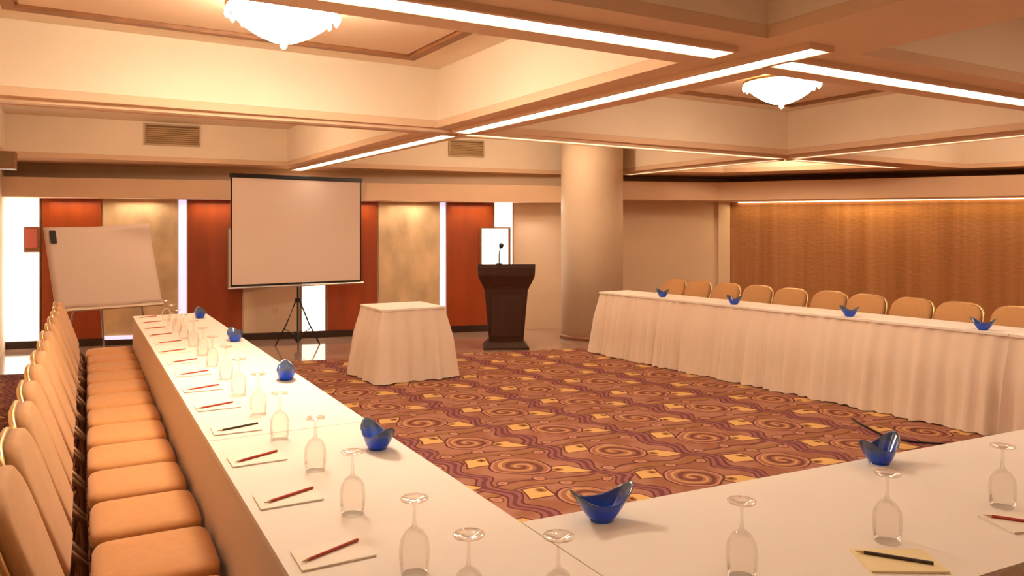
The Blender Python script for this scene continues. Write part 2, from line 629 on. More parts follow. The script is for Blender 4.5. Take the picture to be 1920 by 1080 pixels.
# cove lamps at the back edge of both soffits
cv = obj('cove_light', FB(0.15, 7.3, 0.03, 0.055, 2.036, 2.048, F=GR), M['cove'])
tag(cv, 'thin golden line of cove light along the top of the golden wall', 'cove light')
for k in range(5):
    s = 0.75 + k * 1.45
    p = fp(s, 0.16, G0, GD, GN)
    area('golden_wall_cove', (p[0], p[1], 2.035), (math.radians(-18), 0, math.atan2(GD.y, GD.x)), 1.35, 0.06, 4.0 if k != 1 else 7, (1, 0.74, 0.36))
for s, e, colr in ((0.86, 3.2, WARM), (1.7, 3.2, WARM), (2.66, 3.4, WARM), (4.58, 3.4, WARM), (5.42, 3.2, WARM), (6.36, 3.4, WARM)):
    p = fp(s, 0.16)
    area('panel_downlight', (p[0], p[1], 1.99), (math.radians(-14), 0, math.atan2(D.y, D.x)), 0.6, 0.05, e, colr)
p = fp(7.35, 0.25)
area('window_wash', (p[0], p[1], 1.9), (math.radians(-35), 0, math.atan2(D.y, D.x)), 0.3, 0.1, 2.5, (1, 0.85, 0.75))
# light given by the lit windows' daylight
for s, w_ in ((0.26, 0.4), (6.9, 0.27)):
    p = fp(s, 0.06)
    area('window_daylight', (p[0], p[1], 1.05), (math.radians(-90), 0, math.atan2(D.y, D.x)), w_, 1.8, 5, (1, 0.88, 0.72))

# ceiling slab with coffers
def R4(x0, x1, y0, y1): return [(x0, y0), (x1, y0), (x1, y1), (x0, y1)]


COF = [
    ('a1', R4(-0.78, 2.74, -2.2, 2.46)),
    ('a2', [(-0.78, 3.03), (2.73, 3.05), (2.66, 6.00), (-0.78, 5.92)]),
    ('a3', [(-0.78, 6.30), (2.60, 6.40), (2.45, 10.55), (-0.78, 10.78)]),
    ('b1', R4(3.38, 7.12, -2.2, 2.46)),
    ('b2', [(3.36, 3.03), (7.14, 3.03), (7.14, 6.12), (3.22, 6.05)]),
    ('b3', [(3.16, 6.40), (7.14, 6.52), (7.14, 9.95), (2.90, 10.50)]),
    ('c1', R4(7.62, 13.0, -2.2, 2.46)),
    ('c2', [(7.56, 3.03), (12.2, 3.03), (10.9, 6.22), (7.56, 6.14)]),
    ('c3', [(7.56, 6.56), (9.85, 6.64), (8.5, 8.5), (7.56, 8.9)]),
]
bm = bmesh.new()
prism(bm, room, ZC, ZC + 0.06, holes=[c[1][::-1] for c in COF])
ceil = struct('ceiling', bm, M['beam'], label='peach ceiling grid of beams between deep coffers')


def inset(pts, d):
    cx = sum(p[0] for p in pts) / len(pts)
    cy = sum(p[1] for p in pts) / len(pts)
    r = []
    for x, y in pts:
        r.append((x - d * (1 if x > cx else -1), y - d * (1 if y > cy else -1)))
    return r


def coffer(key, pts, trim=True):
    bm = bmesh.new()
    n = len(pts)
    out = inset(pts, -0.03)
    # lining walls (thickness 3 cm) and lid
    prism(bm, out, ZC + 0.061, ZT, holes=[pts[::-1]])
    prism(bm, out, ZT + 0.001, ZT + 0.05)
    o = struct('coffer', bm, M['plaster'], ceil)
    if trim:
        a = inset(pts, 0.36)
        b2 = inset(pts, 0.43)
        bm = bmesh.new()
        prism(bm, a, ZT - 0.035, ZT, holes=[b2[::-1]])
        struct('coffer_trim', bm, M['brown'], ceil, label='thin brown frame moulding inside the coffer')
        # raised centre field
        c = inset(pts, 0.45)
        bm = bmesh.new()
        prism(bm, c, ZT - 0.012, ZT)
        struct('coffer_field', bm, M['beam'], ceil)
    return o


for key, pts in COF:
    coffer(key, pts, trim=key in ('a1', 'a2', 'b2', 'b1', 'c2', 'c1'))

# column
bm = bmesh.new()
lathe(bm, [(0.0, 0.0), (0.455, 0.0), (0.455, ZC - 0.02), (0.455, ZT), (0.0, ZT)], 48)
col = struct('column', bm, M['creamwall'], smooth=False, label='thick round cream column between the two soffits')
for p_ in col.data.polygons: p_.use_smooth = abs(p_.normal.z) < 0.5
col.location = (6.56, 9.20, 0.0)
col['kind'] = 'structure'
bm = bmesh.new()
lathe(bm, [(0.456, 0.001), (0.475, 0.001), (0.475, 0.055), (0.456, 0.06)], 48)
struct('baseboard', bm, M['brown'], col, smooth=True)


# linear ceiling lights -------------------------------------------------
def strip(a, b, m, label, w=0.068, z=ZC):
    a, b = Vector(a), Vector(b)
    d = (b - a)
    L = d.length
    t = thing('linear_light', label, 'ceiling light', (a.x, a.y, z), math.atan2(d.y, d.x), 'linear ceiling lights in the beams')
    bm = bmesh.new()
    for s in (-1, 1):
        y0, y1 = sorted((s * w, s * (w + 0.022)))
        box(bm, 0, L, y0, y1, -0.03, 0.0)
    box(bm, -0.012, -0.0005, -w - 0.022, w + 0.022, -0.03, 0.0)
    box(bm, L + 0.0005, L + 0.012, -w - 0.022, w + 0.022, -0.03, 0.0)
    obj('channel', bm, M['beam'], t)
    obj('diffuser', B(0.002, L - 0.002, -w + 0.001, w - 0.001, -0.022, -0.001), m, t)
    return t


def lerp2(a, b, k): return (a[0] + (b[0] - a[0]) * k, a[1] + (b[1] - a[1]) * k)


A1n, A1f = (3.045, 2.42), (2.66, 10.95)
strip(A1n, (2.90, 6.02), M['led'], 'bright white linear ceiling light running away between the two chandeliers')
strip((2.885, 6.26), A1f, M['led'], 'white linear ceiling light ending above the projection screen')
strip((-0.95, 2.74), (2.72, 2.72), M['led'], 'bright white linear ceiling light crossing the top edge left of the beam crossing')
strip((3.10, 2.72), (7.26, 2.76), M['led'], 'bright white linear ceiling light right of the beam crossing, running to the right edge')
strip((-0.95, 6.09), (2.78, 6.12), M['ledoff'], 'unlit linear ceiling light above the two left tables')
strip((3.00, 6.13), (7.26, 6.33), M['ledsoft'], 'thin softly lit linear ceiling light in front of the round column')
strip((7.48, 6.34), (9.69, 6.47), M['ledsoft'], 'short softly lit linear ceiling light over the golden wall corner')
strip((7.38, 6.46), (7.30, 9.30), M['ledsoft'], 'softly lit linear ceiling light running to the right of the column')
strip((7.38, 2.90), (7.37, 6.22), M['ledsoft'], 'softly lit linear ceiling light leaving the frame at right over the long table')


# chandeliers -----------------------------------------------------------
def chandelier(loc, label, m):
    t = thing('chandelier', label, 'chandelier', loc, 0, None)
    bm = bmesh.new()
    lathe(bm, [(0, 0), (0.14, 0), (0.15, -0.02), (0.12, -0.045), (0, -0.045)], 28)
    obj('canopy', bm, M['brass'], t, True)
    bm = bmesh.new()
    tube(bm, [(0, 0, -0.04), (0, 0, -0.12)], 0.018, 10)
    obj('stem', bm, M['brass'], t)
    bm = bmesh.new()
    lathe(bm, [(0.30, -0.115), (0.285, -0.14), (0.27, -0.17), (0.22, -0.215), (0.15, -0.26), (0.07, -0.295), (0, -0.305)], 32)
    lathe(bm, [(0.30, -0.115), (0.15, -0.10), (0, -0.10)], 32)
    obj('bowl', bm, m, t, True)
    bm = bmesh.new()
    lathe(bm, [(0.295, -0.10), (0.315, -0.10), (0.315, -0.125), (0.295, -0.125), (0.295, -0.10)], 32)
    obj('rim', bm, M['brass'], t, True)
    bm = bmesh.new()
    lathe(bm, [(0, 0), (0.012, -0.014), (0.016, -0.03), (0.008, -0.048), (0, -0.054)], 8)
    cr = obj('crystal', bm, M['crystal'], t)
    cr.location = (0.305, 0, -0.126)
    for k in range(1, 20):
        c = cr.copy(); C.objects.link(c); c.parent = t
        a = 2 * PI * k / 20
        c.location = (0.305 * math.cos(a), 0.305 * math.sin(a), -0.126)
    bm = bmesh.new()
    lathe(bm, [(0, -0.300), (0.018, -0.308), (0.022, -0.322), (0.01, -0.338), (0, -0.342)], 12)
    obj('finial', bm, M['crystal'], t, True)
    return t


chandelier((1.0, 4.40, ZT - 0.012), 'bright crystal bowl chandelier over the long left table', M['shade'])
chandelier((5.15, 4.48, ZT - 0.012), 'crystal bowl chandelier in the coffer right of the beam crossing', M['shade2'])


# air vents on the far coffer faces ------------------------------------
def vent(p, rz, w, h, label):
    t = thing('air_vent', label, 'air vent', p, rz)
    bm = bmesh.new()
    for a in (B,):
        pass
    box(bm, -w / 2, w / 2, -0.02, 0, 0, 0.02)
    box(bm, -w / 2, w / 2, -0.02, 0, h - 0.02, h)
    box(bm, -w / 2, -w / 2 + 0.02, -0.02, 0, 0.021, h - 0.021)
    box(bm, w / 2 - 0.02, w / 2, -0.02, 0, 0.021, h - 0.021)
    obj('frame', bm, M['vent'], t)
    obj('duct', B(-w / 2 + 0.021, w / 2 - 0.021, -0.004, -0.001, 0.021, h - 0.021), M['ventdark'], t)
    n = 8
    s0 = None
    for k in range(n):
        z = 0.03 + (h - 0.06) * (k + 0.5) / n
        if s0 is None:
            bm = B(-w / 2 + 0.022, w / 2 - 0.022, -0.016, -0.005, -0.008, 0.008)
            s0 = obj('slat', bm, M['vent'], t)
            s0.rotation_euler = (0.5, 0, 0)
            s0.location = (0, 0, z)
        else:
            c = s0.copy(); C.objects.link(c); c.parent = t; c.location = (0, 0, z)
    return t


vent((1.02, 10.645, 2.655), -0.071, 0.66, 0.27, 'tan air vent grille high above the flip chart')
vent((5.00, 10.215, 2.665), -0.129, 0.55, 0.25, 'tan air vent grille high up left of the column')

# small brown wall speaker at the left wall under the ceiling
t = thing('wall_speaker', 'small brown wall speaker at the top left corner of the room', 'speaker', (XL + 0.0, 10.0, 2.24))
obj('cabinet', B(0.07, 0.40, -0.12, 0.12, 0.0, 0.19, bev=0.008), M['brown'], t)
obj('grille', B(0.09, 0.38, -0.128, -0.121, 0.02, 0.17), M['ventdark'], t)
obj('bracket', B(0.002, 0.07, -0.03, 0.03, 0.06, 0.12), M['dark'], t)


# ================================================================== TABLES
def skirt_loop(corners, closed, z0, z1, amp, wl, flare, seed, thick_r=0.0, hang=0.0):
    """pleated fabric hanging along an outline; corners go round the table"""
    rnd = random.Random(seed)
    pts = []
    n = len(corners)
    rng = range(n if closed else n - 1)
    for i in rng:
        a, b = Vector(corners[i]), Vector(corners[(i + 1) % n])
        L = (b - a).length
        m_ = max(2, int(L / (wl / 5.0)))
        for k in range(m_): pts.append(a + (b - a) * k / m_)
    if not closed: pts.append(Vector(corners[-1]))
    N_ = len(pts)
    nor = []
    for i in range(N_):
        if closed: a, b = pts[i - 3], pts[(i + 3) % N_]
        else: a, b = pts[max(0, i - 3)], pts[min(N_ - 1, i + 3)]
        d = (b - a).normalized()
        nor.append(Vector((d.y, -d.x)))
    ph = [0.0]
    acc = 0
    off = []
    for i in range(N_):
        acc += 2 * PI / 5.0 * rnd.uniform(0.55, 1.5)
        off.append((math.sin(acc) * rnd.uniform(0.5, 1.0), math.sin(acc * 0.31 + 1.3)))
    bm = bmesh.new()
    Z = 7
    rings = []
    hem = [rnd.uniform(0, 0.012) for _ in range(N_)]
    for j in range(Z + 1):
        t = j / Z
        z = z1 + (z0 - z1) * t
        row = []
        for i in range(N_):
            e = (0.25 + 0.75 * min(1, t * 1.6)) * amp
            o = e * off[i][0] + amp * 0.8 * t * off[i][1] + flare * (t ** 1.3) + amp * (1.6 * min(1, t * 2.5) - 0.45)
            p = pts[i] + nor[i] * o
            row.append(bm.verts.new((p.x, p.y, z + (hem[i] if j == Z else 0))))
        rings.append(row)
    for j in range(Z):
        for i in range(N_ if closed else N_ - 1):
            k = (i + 1) % N_
            bm.faces.new((rings[j][i], rings[j][k], rings[j + 1][k], rings[j + 1][i]))
    return bm


def rot2(p, c, a):
    x, y = p[0] - c[0], p[1] - c[1]
    return (c[0] + x * math.cos(a) - y * math.sin(a), c[1] + x * math.sin(a) + y * math.cos(a))


def draped_table(label, corners, h, skirts, group=None, cover_mat=None, lip=0.012, skirt_mat=None):
    """corners counter-clockwise; skirts: list of (path, closed, amp, wl, flare, seed)"""
    cx = sum(p[0] for p in corners) / 4
    cy = sum(p[1] for p in corners) / 4
    t = thing('banquet_table', label, 'table', (cx, cy, 0), 0, group)
    L = lambda p: (p[0] - cx, p[1] - cy)
    loc = [L(p) for p in corners]
    bm = bmesh.new()
    prism(bm, inset(loc, 0.02), h - 0.048, h - 0.0205)
    obj('tabletop', bm, M['tablewood'], t)
    bm = bmesh.new()
    prism(bm, loc, h - 0.020, h)
    es = [e for e in bm.edges if abs(e.verts[0].co.z - h) < 1e-4 and abs(e.verts[1].co.z - h) < 1e-4 and len({f.normal.z > 0.5 for f in e.link_faces}) == 2]
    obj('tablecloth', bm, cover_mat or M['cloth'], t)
    ins = inset(loc, 0.10)
    lg = None
    for p in ins:
        if lg is None:
            bm = bmesh.new()
            tube(bm, [(0, 0, 0.0), (0, 0, h - 0.049)], 0.014, 8)
            lg = obj('leg', bm, M['dark'], t)
            lg.location = (p[0], p[1], 0)
        else:
            c = lg.copy(); C.objects.link(c); c.parent = t; c.location = (p[0], p[1], 0)
    for (path, closed, amp, wl, flare, seed) in skirts:
        bm = skirt_loop([L(p) for p in path], closed, 0.004, h - 0.004, amp, wl, flare, seed)
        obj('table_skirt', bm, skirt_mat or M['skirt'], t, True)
    return t


# left run of three tables (X .43-1.08)
x0, x1 = 0.43, 1.075
segs = [(0.95, 3.157), (3.162, 5.64), (5.645, 8.12)]
labs = ['long white-clothed table nearest the camera at the left, with the first notepads',
        'white-clothed table second from the camera in the left row, its end seam crossing the cloth',
        'farthest white-clothed table of the left row, ending below the flip chart']
for i, (a, b) in enumerate(segs):
    cs = [(x0, a), (x1, a), (x1, b), (x0, b)]
    if i == 0:
        sk = [([(x0, b), (x0, a), (x1, a)], False, 0.006, 0.35, 0.0, 5), ([(x1, 1.90), (x1, b)], False, 0.008, 0.3, 0.02, 6)]
    elif i == 1:
        sk = [([(x0, b), (x0, a)], False, 0.006, 0.35, 0.0, 7), ([(x1, a), (x1, b)], False, 0.008, 0.3, 0.02, 8)]
    else:
        sk = [([(x1, a), (x1, b), (x0, b), (x0, a)], False, 0.006, 0.35, 0.0, 9)]
    draped_table(labs[i], cs, 0.75, sk, 'white-clothed tables of the U-shaped layout')

# near run
pn0, ang_n = (1.085, 1.85), math.radians(-3.9)
def nr(l, w_): return rot2((pn0[0] + l, pn0[1] - w_), pn0, ang_n)
for i, (a, b) in enumerate(((0.0, 2.62), (2.625, 5.2))):
    cs = [nr(a, 0.77), nr(b, 0.77), nr(b, 0), nr(a, 0)]
    if i == 0: cs[0] = (1.0785, 1.082); cs[3] = (1.0785, 1.850)
    sk = [([nr(b, 0), nr(a, 0)], False, 0.008, 0.3, 0.02, 11 + i), ([nr(a, 0.77), nr(b, 0.77)], False, 0.008, 0.3, 0.01, 14 + i)]
    draped_table(['white-clothed table across the bottom of the frame with two blue bowls',
                  'white-clothed table at the right edge of the frame, past the second blue bowl'][i], cs, 0.75, sk,
                 'white-clothed tables of the U-shaped layout')

# right run: slightly turned, top .78
def rr(l, w_):     # l along the row from far end, w_ away from room centre
    a = Vector((5.80, 7.98)); d = Vector((0.0735, -0.9973)); n = Vector((0.9973, 0.0735))
    p = a + d * l + n * w_
    return (p.x, p.y)
for i, (a, b) in enumerate(((0.0, 2.40), (2.405, 4.80), (4.805, 6.2))):
    cs = [rr(b, 0), rr(b, 0.50), rr(a, 0.50), rr(a, 0)]
    path = [rr(a + (0.006 if i else 0), 0), rr(b + (0.010 if i < 2 else 0), 0)]
    if i == 0: path = [rr(a, 0.50)] + path
    draped_table(['far white table of the right row with a pleated skirt, beside the round column',
                  'middle white table of the right row with a pleated skirt down to the carpet',
                  'near white table of the right row with a pleated skirt, cut by the frame'][i], cs, 0.78,
                 [(path, False, 0.032, 0.14, 0.10, 21 + i)], 'skirted tables of the right row')

# square serving table
cs = [(2.70, 7.50), (3.42, 7.50), (3.42, 8.20), (2.70, 8.20)]
draped_table('small square table with a flared pleated white cloth in the middle of the carpet', cs, 0.75,
             [(cs, True, 0.036, 0.17, 0.10, 31)])


# ================================================================== CHAIRS
def outline(w_bot, w_mid, w_top, h, n=14):
    pts = [(-w_bot / 2, 0), (w_bot / 2, 0)]
    zs = h * 0.62
    pts.append((w_mid / 2, zs))
    for k in range(1, n):
        a = PI * k / n
        y = math.cos(a)
        z = math.sin(a)
        pts.append((math.copysign(abs(y) ** 0.55, y) * w_mid / 2, zs + (h - zs) * z ** 0.75))
    pts.append((-w_mid / 2, zs))
    return pts


def make_chair():
    t = thing('banquet_chair', '', 'chair')
    # seat cushion, rounded
    bm = bmesh.new()
    n = 28
    rings = []
    def sq(a, hx, hy, e=0.28):
        return (math.copysign(abs(math.cos(a)) ** e, math.cos(a)) * hx, math.copysign(abs(math.sin(a)) ** e, math.sin(a)) * hy)
    for (k, z) in ((0.88, 0.405), (1.0, 0.42), (1.0, 0.452), (0.95, 0.468), (0.82, 0.476), (0.45, 0.480)):
        rings.append([bm.verts.new((0.006 + sq(2 * PI * i / n, 0.192 * k, 0.207 * k)[0], sq(2 * PI * i / n, 0.192 * k, 0.207 * k)[1], z)) for i in range(n)])
    for a, b in zip(rings[:-1], rings[1:]):
        for i in range(n): bm.faces.new((a[i], a[(i + 1) % n], b[(i + 1) % n], b[i]))
    bm.faces.new(rings[0][::-1]); bm.faces.new(rings[-1])
    obj('seat', bm, M['seat'], t, True)
    # backrest
    H, lean = 0.45, math.radians(19)
    ol = outline(0.34, 0.42, 0.3, H)
    bm = bmesh.new()
    cy, cz = 0.0, H * 0.5
    def ring(k, x):
        r = []
        for (y, z) in ol:
            yy, zz = cy + (y - cy) * k, cz + (z - cz) * k
            r.append(bm.verts.new((x, yy, zz)))
        return r
    rs = [ring(0.90, 0.030), ring(0.97, 0.024), ring(1.0, 0.010), ring(1.0, -0.012), ring(0.95, -0.022)]
    m_ = len(ol)
    for a, b in zip(rs[:-1], rs[1:]):
        for i in range(m_): bm.faces.new((a[i], a[(i + 1) % m_], b[(i + 1) % m_], b[i]))
    bm.faces.new(rs[0][::-1]); bm.faces.new(rs[-1])
    T = Matrix.Translation((-0.262, 0, 0.50)) @ Matrix.Rotation(-lean, 4, 'Y')
    bmesh.ops.transform(bm, matrix=T, verts=bm.verts)
    b = obj('backrest', bm, M['back'], t, True)
    # back frame: tube behind the pad edge
    pts = []
    ol2 = outline(0.34, 0.425, 0.3, H)
    seq = ol2[1:] + [ol2[0]]
    for (y, z) in seq: pts.append(T @ Vector((-0.020, y * 1.01, z * 1.01)))
    bm = bmesh.new()
    tube(bm, pts, 0.011, 8)
    obj('back_frame', bm, M['gold'], t, True)
    # seat frame
    bm = bmesh.new()
    box(bm, -0.185, 0.185, -0.20, -0.18, 0.380, 0.404)
    box(bm, -0.185, 0.185, 0.18, 0.20, 0.380, 0.404)
    box(bm, 0.165, 0.185, -0.179, 0.179, 0.380, 0.404)
    box(bm, -0.185, -0.165, -0.179, 0.179, 0.380, 0.404)
    obj('seat_frame', bm, M['bronze'], t)
    for s in (-1, 1):
        bm = bmesh.new()
        tube(bm, [(0.172, s * 0.188, 0.379), (0.190, s * 0.198, 0.0)], [0.013, 0.010], 8)
        obj('leg', bm, M['bronze'], t)
        bm = bmesh.new()
        bp_ = T @ Vector((-0.02, s * 0.17, 0.0))
        tube(bm, [(bp_.x, bp_.y, bp_.z), (-0.205, s * 0.185, 0.40), (-0.20, s * 0.19, 0.30), (-0.245, s * 0.195, 0.0)], [0.012, 0.013, 0.013, 0.010], 8)
        obj('leg', bm, M['bronze'], t, True)
    return t


ch0 = make_chair()
used = False
far_words = ['nearest the camera', 'second', 'third', 'fourth', 'fifth', 'sixth', 'seventh', 'eighth', 'ninth', 'tenth',
             'eleventh', 'twelfth', 'thirteenth', 'fourteenth', 'fifteenth']


def put_chair(x, y, rz, label, group):
    global used
    o = ch0 if not used else copy_tree(ch0)
    used = True
    o.location = (x, y, 0)
    o.rotation_euler = (0, 0, rz)
    o['label'] = label
    o['group'] = group
    return o


left_y = [2.86 + 0.458 * n for n in range(-1, 12)]
for i, y in enumerate(left_y):
    if i == 0: lb = 'tan banquet chair nearest the camera in the left row, only its back edge in frame'
    elif i == 1: lb = 'tan banquet chair with the lowest seat visible at bottom left'
    elif i == len(left_y) - 1: lb = 'tan banquet chair farthest in the left row, its back below the flip chart'
    else: lb = 'tan banquet chair, %s seat up from the bottom left along the left table' % far_words[i - 1]
    put_chair(0.212 + max(0, y - 2.9) * 0.003 + random.uniform(-0.006, 0.006), y, random.uniform(-0.02, 0.02), lb, 'banquet chairs along the left table')
right_y = [7.73, 7.30, 6.80, 6.33, 5.83, 5.36, 4.90, 4.46, 4.00, 3.52, 3.06]
for i, y in enumerate(right_y):
    if i == 0: lb = 'tan banquet chair at the far left end of the row behind the right table'
    elif i == 9: lb = 'tan banquet chair behind the right table, cut by the right edge of the frame'
    elif i == 10: break
    else: lb = 'tan banquet chair, %s from the left behind the right table' % far_words[i]
    put_chair(6.45 + (0.02 if i % 2 else -0.01), y - 0.03, PI + random.uniform(-0.05, 0.05), lb, 'banquet chairs behind the right table')


# ================================================================== TABLEWARE
def make_goblet():
    prof = [(0.031, 0.0), (0.0325, 0.0), (0.036, 0.03), (0.0375, 0.055), (0.034, 0.082), (0.022, 0.102), (0.007, 0.113), (0.0045, 0.125),
            (0.0045, 0.160), (0.008, 0.170), (0.032, 0.177), (0.034, 0.180), (0.032, 0.182), (0.0, 0.183)]
    t = thing('goblet', '', 'glass')
    bm = bmesh.new()
    lathe(bm, prof[:7], 24)
    obj('bowl', bm, M['glass'], t, True)
    bm = bmesh.new()
    lathe(bm, prof[6:10], 16)
    obj('stem', bm, M['glass'], t, True)
    bm = bmesh.new()
    lathe(bm, prof[9:], 24)
    lathe(bm, [(0.008, 0.1699), (0.0, 0.1699)], 24)
    obj('foot', bm, M['glass'], t, True)
    return t


def make_pencil(m):
    t = thing('pencil', '', 'pencil')
    bm = bmesh.new()
    tube(bm, [(-0.088, 0, 0.0042), (0.066, 0, 0.0042)], 0.0042, 6)
    obj('barrel', bm, m, t)
    bm = bmesh.new()
    tube(bm, [(0.0662, 0, 0.0042), (0.083, 0, 0.0042)], [0.0040, 0.0014], 6)
    obj('sharpened_tip', bm, M['wood'], t)
    bm = bmesh.new()
    tube(bm, [(0.0832, 0, 0.0042), (0.088, 0, 0.0042)], [0.0013, 0.0004], 6)
    obj('lead', bm, M['lead'], t)
    return t


def make_pad(m):
    t = thing('notepad', '', 'notepad')
    obj('pages', B(-0.0925, 0.0925, -0.065, 0.065, 0.0, 0.004, bev=0.0008), m, t)
    s = obj('top_sheet', B(-0.0925, 0.0925, -0.0645, 0.0645, 0.0042, 0.0048), m, t)
    s.rotation_euler = (0, 0, 0.012)
    return t


def make_bowl():
    t = thing('glass_bowl', '', 'bowl')
    n = 40
    bm = bmesh.new()
    rows = []
    L = 12
    def surf(a, k, off):
        ca, sa = math.cos(a), math.sin(a)
        tip = abs(ca) ** 2.2
        top = 0.052 + 0.045 * tip
        z = 0.004 + (top - 0.004) * k
        r0 = 0.034 - off
        rx = r0 + (0.100 - 0.034) * (k ** 0.85)
        ry = r0 + (0.052 - 0.034) * (k ** 0.75)
        return (rx * ca, ry * sa, z + (off if k == 0 else 0))
    for j in range(L + 1):
        rows.append([bm.verts.new(surf(2 * PI * i / n, j / L, 0)) for i in range(n)])
    inner = []
    for j in range(L, -1, -1):
        inner.append([bm.verts.new(surf(2 * PI * i / n, j / L, 0.004)) for i in range(n)])
    rows += inner
    for a, b in zip(rows[:-1], rows[1:]):
        for i in range(n): bm.faces.new((a[i], a[(i + 1) % n], b[(i + 1) % n], b[i]))
    bm.faces.new(rows[0][::-1])
    bm.faces.new(rows[-1])
    obj('bowl_shell', bm, M['blue'], t, True)
    bm = bmesh.new()
    lathe(bm, [(0, 0), (0.034, 0), (0.035, 0.0035), (0, 0.0035)], 28)
    obj('base', bm, M['blue'], t, True)
    return t


gob0, pr0, pb0, pad0, pady0, bowl0 = make_goblet(), make_pencil(M['red']), make_pencil(M['blackp']), make_pad(M['pad']), make_pad(M['padyel']), make_bowl()
PROTO = {}


def put(proto, loc, rz, label, group):
    o = proto if proto.name not in PROTO else copy_tree(proto)
    PROTO[proto.name] = 1
    o.location = loc
    o.rotation_euler = (0, 0, rz)
    o['label'] = label
    o['group'] = group
    return o


ZT1 = 0.7505
ordn = ['nearest', 'second', 'third', 'fourth', 'fifth', 'sixth', 'seventh', 'eighth', 'ninth', 'tenth', 'eleventh', 'twelfth', 'thirteenth', 'farthest']
for k in range(14):
    y = 1.90 + 0.462 * k
    ox = random.uniform(-0.008, 0.008)
    rz = random.uniform(-0.05, 0.03)
    put(pad0, (0.552 + ox, y, ZT1), rz, 'small white notepad, %s along the left table' % ordn[k] if k else 'small white notepad nearest the camera on the left table', 'notepads on the left table')
    pr = pb0 if k == 3 else pr0
    colr = 'black' if k == 3 else 'red'
    lab = '%s pencil on the %s notepad of the left table' % (colr, ordn[k])
    if k == 3: lab = 'black pencil on the fourth notepad, the only dark one on the left table'
    put(pr, (0.55 + ox + random.uniform(-.01, .01), y + 0.005, ZT1 + 0.005), math.radians(20 + random.uniform(-4, 5)) + PI * (k != 99), lab, 'pencils on the left table')
# near table
put(pady0, (1.76, 1.17, ZT1), -0.55, 'yellowish notepad at the bottom edge of the frame on the front table', 'notepads on the front table')
put(pb0, (1.755, 1.18, ZT1 + 0.005), math.radians(-54) + PI, 'dark pencil on the yellowish notepad of the front table', 'pencils on the front table')
put(pad0, (2.30, 1.15, ZT1), -0.35, 'pale notepad at the right edge of the frame on the front table', 'notepads on the front table')
put(pr0, (2.285, 1.155, ZT1 + 0.005), math.radians(-57) + PI, 'red-brown pencil at the right edge of the frame on the front table', 'pencils on the front table')

for k in range(14):
    y = 1.69 + 0.456 * k
    put(gob0, (0.685 + random.uniform(-.012, .012), y + random.uniform(-.01, .01), ZT1), random.uniform(0, 6),
        'upturned clear goblet, %s along the left table' % ordn[k] if k else 'upturned clear goblet nearest the camera in the left table row',
        'upturned goblets along the left table')
for (x, y, lb) in ((0.71, 1.44, 'upturned clear goblet at the corner where the left and front tables meet'),
                   (0.87, 1.34, 'upturned clear goblet at the bottom edge just left of the nearer front-table bowl'),
                   (1.36, 1.30, 'upturned clear goblet between the two blue bowls of the front table'),
                   (1.85, 1.26, 'upturned clear goblet in front of the second blue bowl of the front table'),
                   (2.38, 1.25, 'upturned clear goblet near the right edge of the frame')):
    put(gob0, (x, y, ZT1), random.uniform(0, 6), lb, 'upturned goblets on the front table')
for (x, y, a, lb, g) in (
        (0.97, 2.74, PI / 2 + 0.12, 'cobalt blue glass bowl nearest on the left table, light blue raised tip', 'blue bowls on the left table'),
        (0.98, 4.25, PI / 2 - 0.15, 'cobalt blue glass bowl, second from the camera on the left table', 'blue bowls on the left table'),
        (0.99, 5.91, PI / 2 + 0.1, 'cobalt blue glass bowl, third from the camera on the left table', 'blue bowls on the left table'),
        (0.97, 7.65, PI / 2, 'cobalt blue glass bowl farthest away on the left table', 'blue bowls on the left table'),
        (1.285, 1.755, -0.15, 'blue pointed glass bowl at the inner corner of the front table', 'blue bowls on the front table'),
        (2.45, 1.70, 0.1, 'blue pointed glass bowl at right on the front table, behind a goblet', 'blue bowls on the front table'),
        (6.00, 6.98, PI / 2, 'small blue glass bowl farthest along the right table', 'blue bowls on the right table'),
        (6.06, 5.90, PI / 2, 'small blue glass bowl second from the far end of the right table', 'blue bowls on the right table'),
        (6.14, 4.56, PI / 2, 'small blue glass bowl in the middle of the right table', 'blue bowls on the right table'),
        (6.23, 3.42, PI / 2, 'small blue glass bowl nearest the right frame edge on the right table', 'blue bowls on the right table')):
    put(bowl0, (x, y, ZT1 + (0.03 if x > 5 else 0)), a, lb, g)


# ================================================================== FLIP CHART
BL, BR = Vector((-0.23, 9.20, 0.74)), Vector((0.79, 9.32, 0.76))
TL, TR = Vector((-0.35, 9.50, 1.60)), Vector((0.65, 9.63, 1.61))
t = thing('flip_chart', 'tilted flip chart with blank paper on an easel beside the left table end', 'flip chart', (0.2, 9.45, 0))
O = Vector((0.2, 9.45, 0))
Ux = (BR - BL).normalized()
Uy = (TL - BL)
Uy = (Uy - Ux * Uy.dot(Ux) * 0.0).normalized()
Un = Ux.cross(Uy).normalized()       # toward the back or the room
if Un.y > 0: Un = -Un
W_, H_ = (BR - BL).length, (TL - BL).length


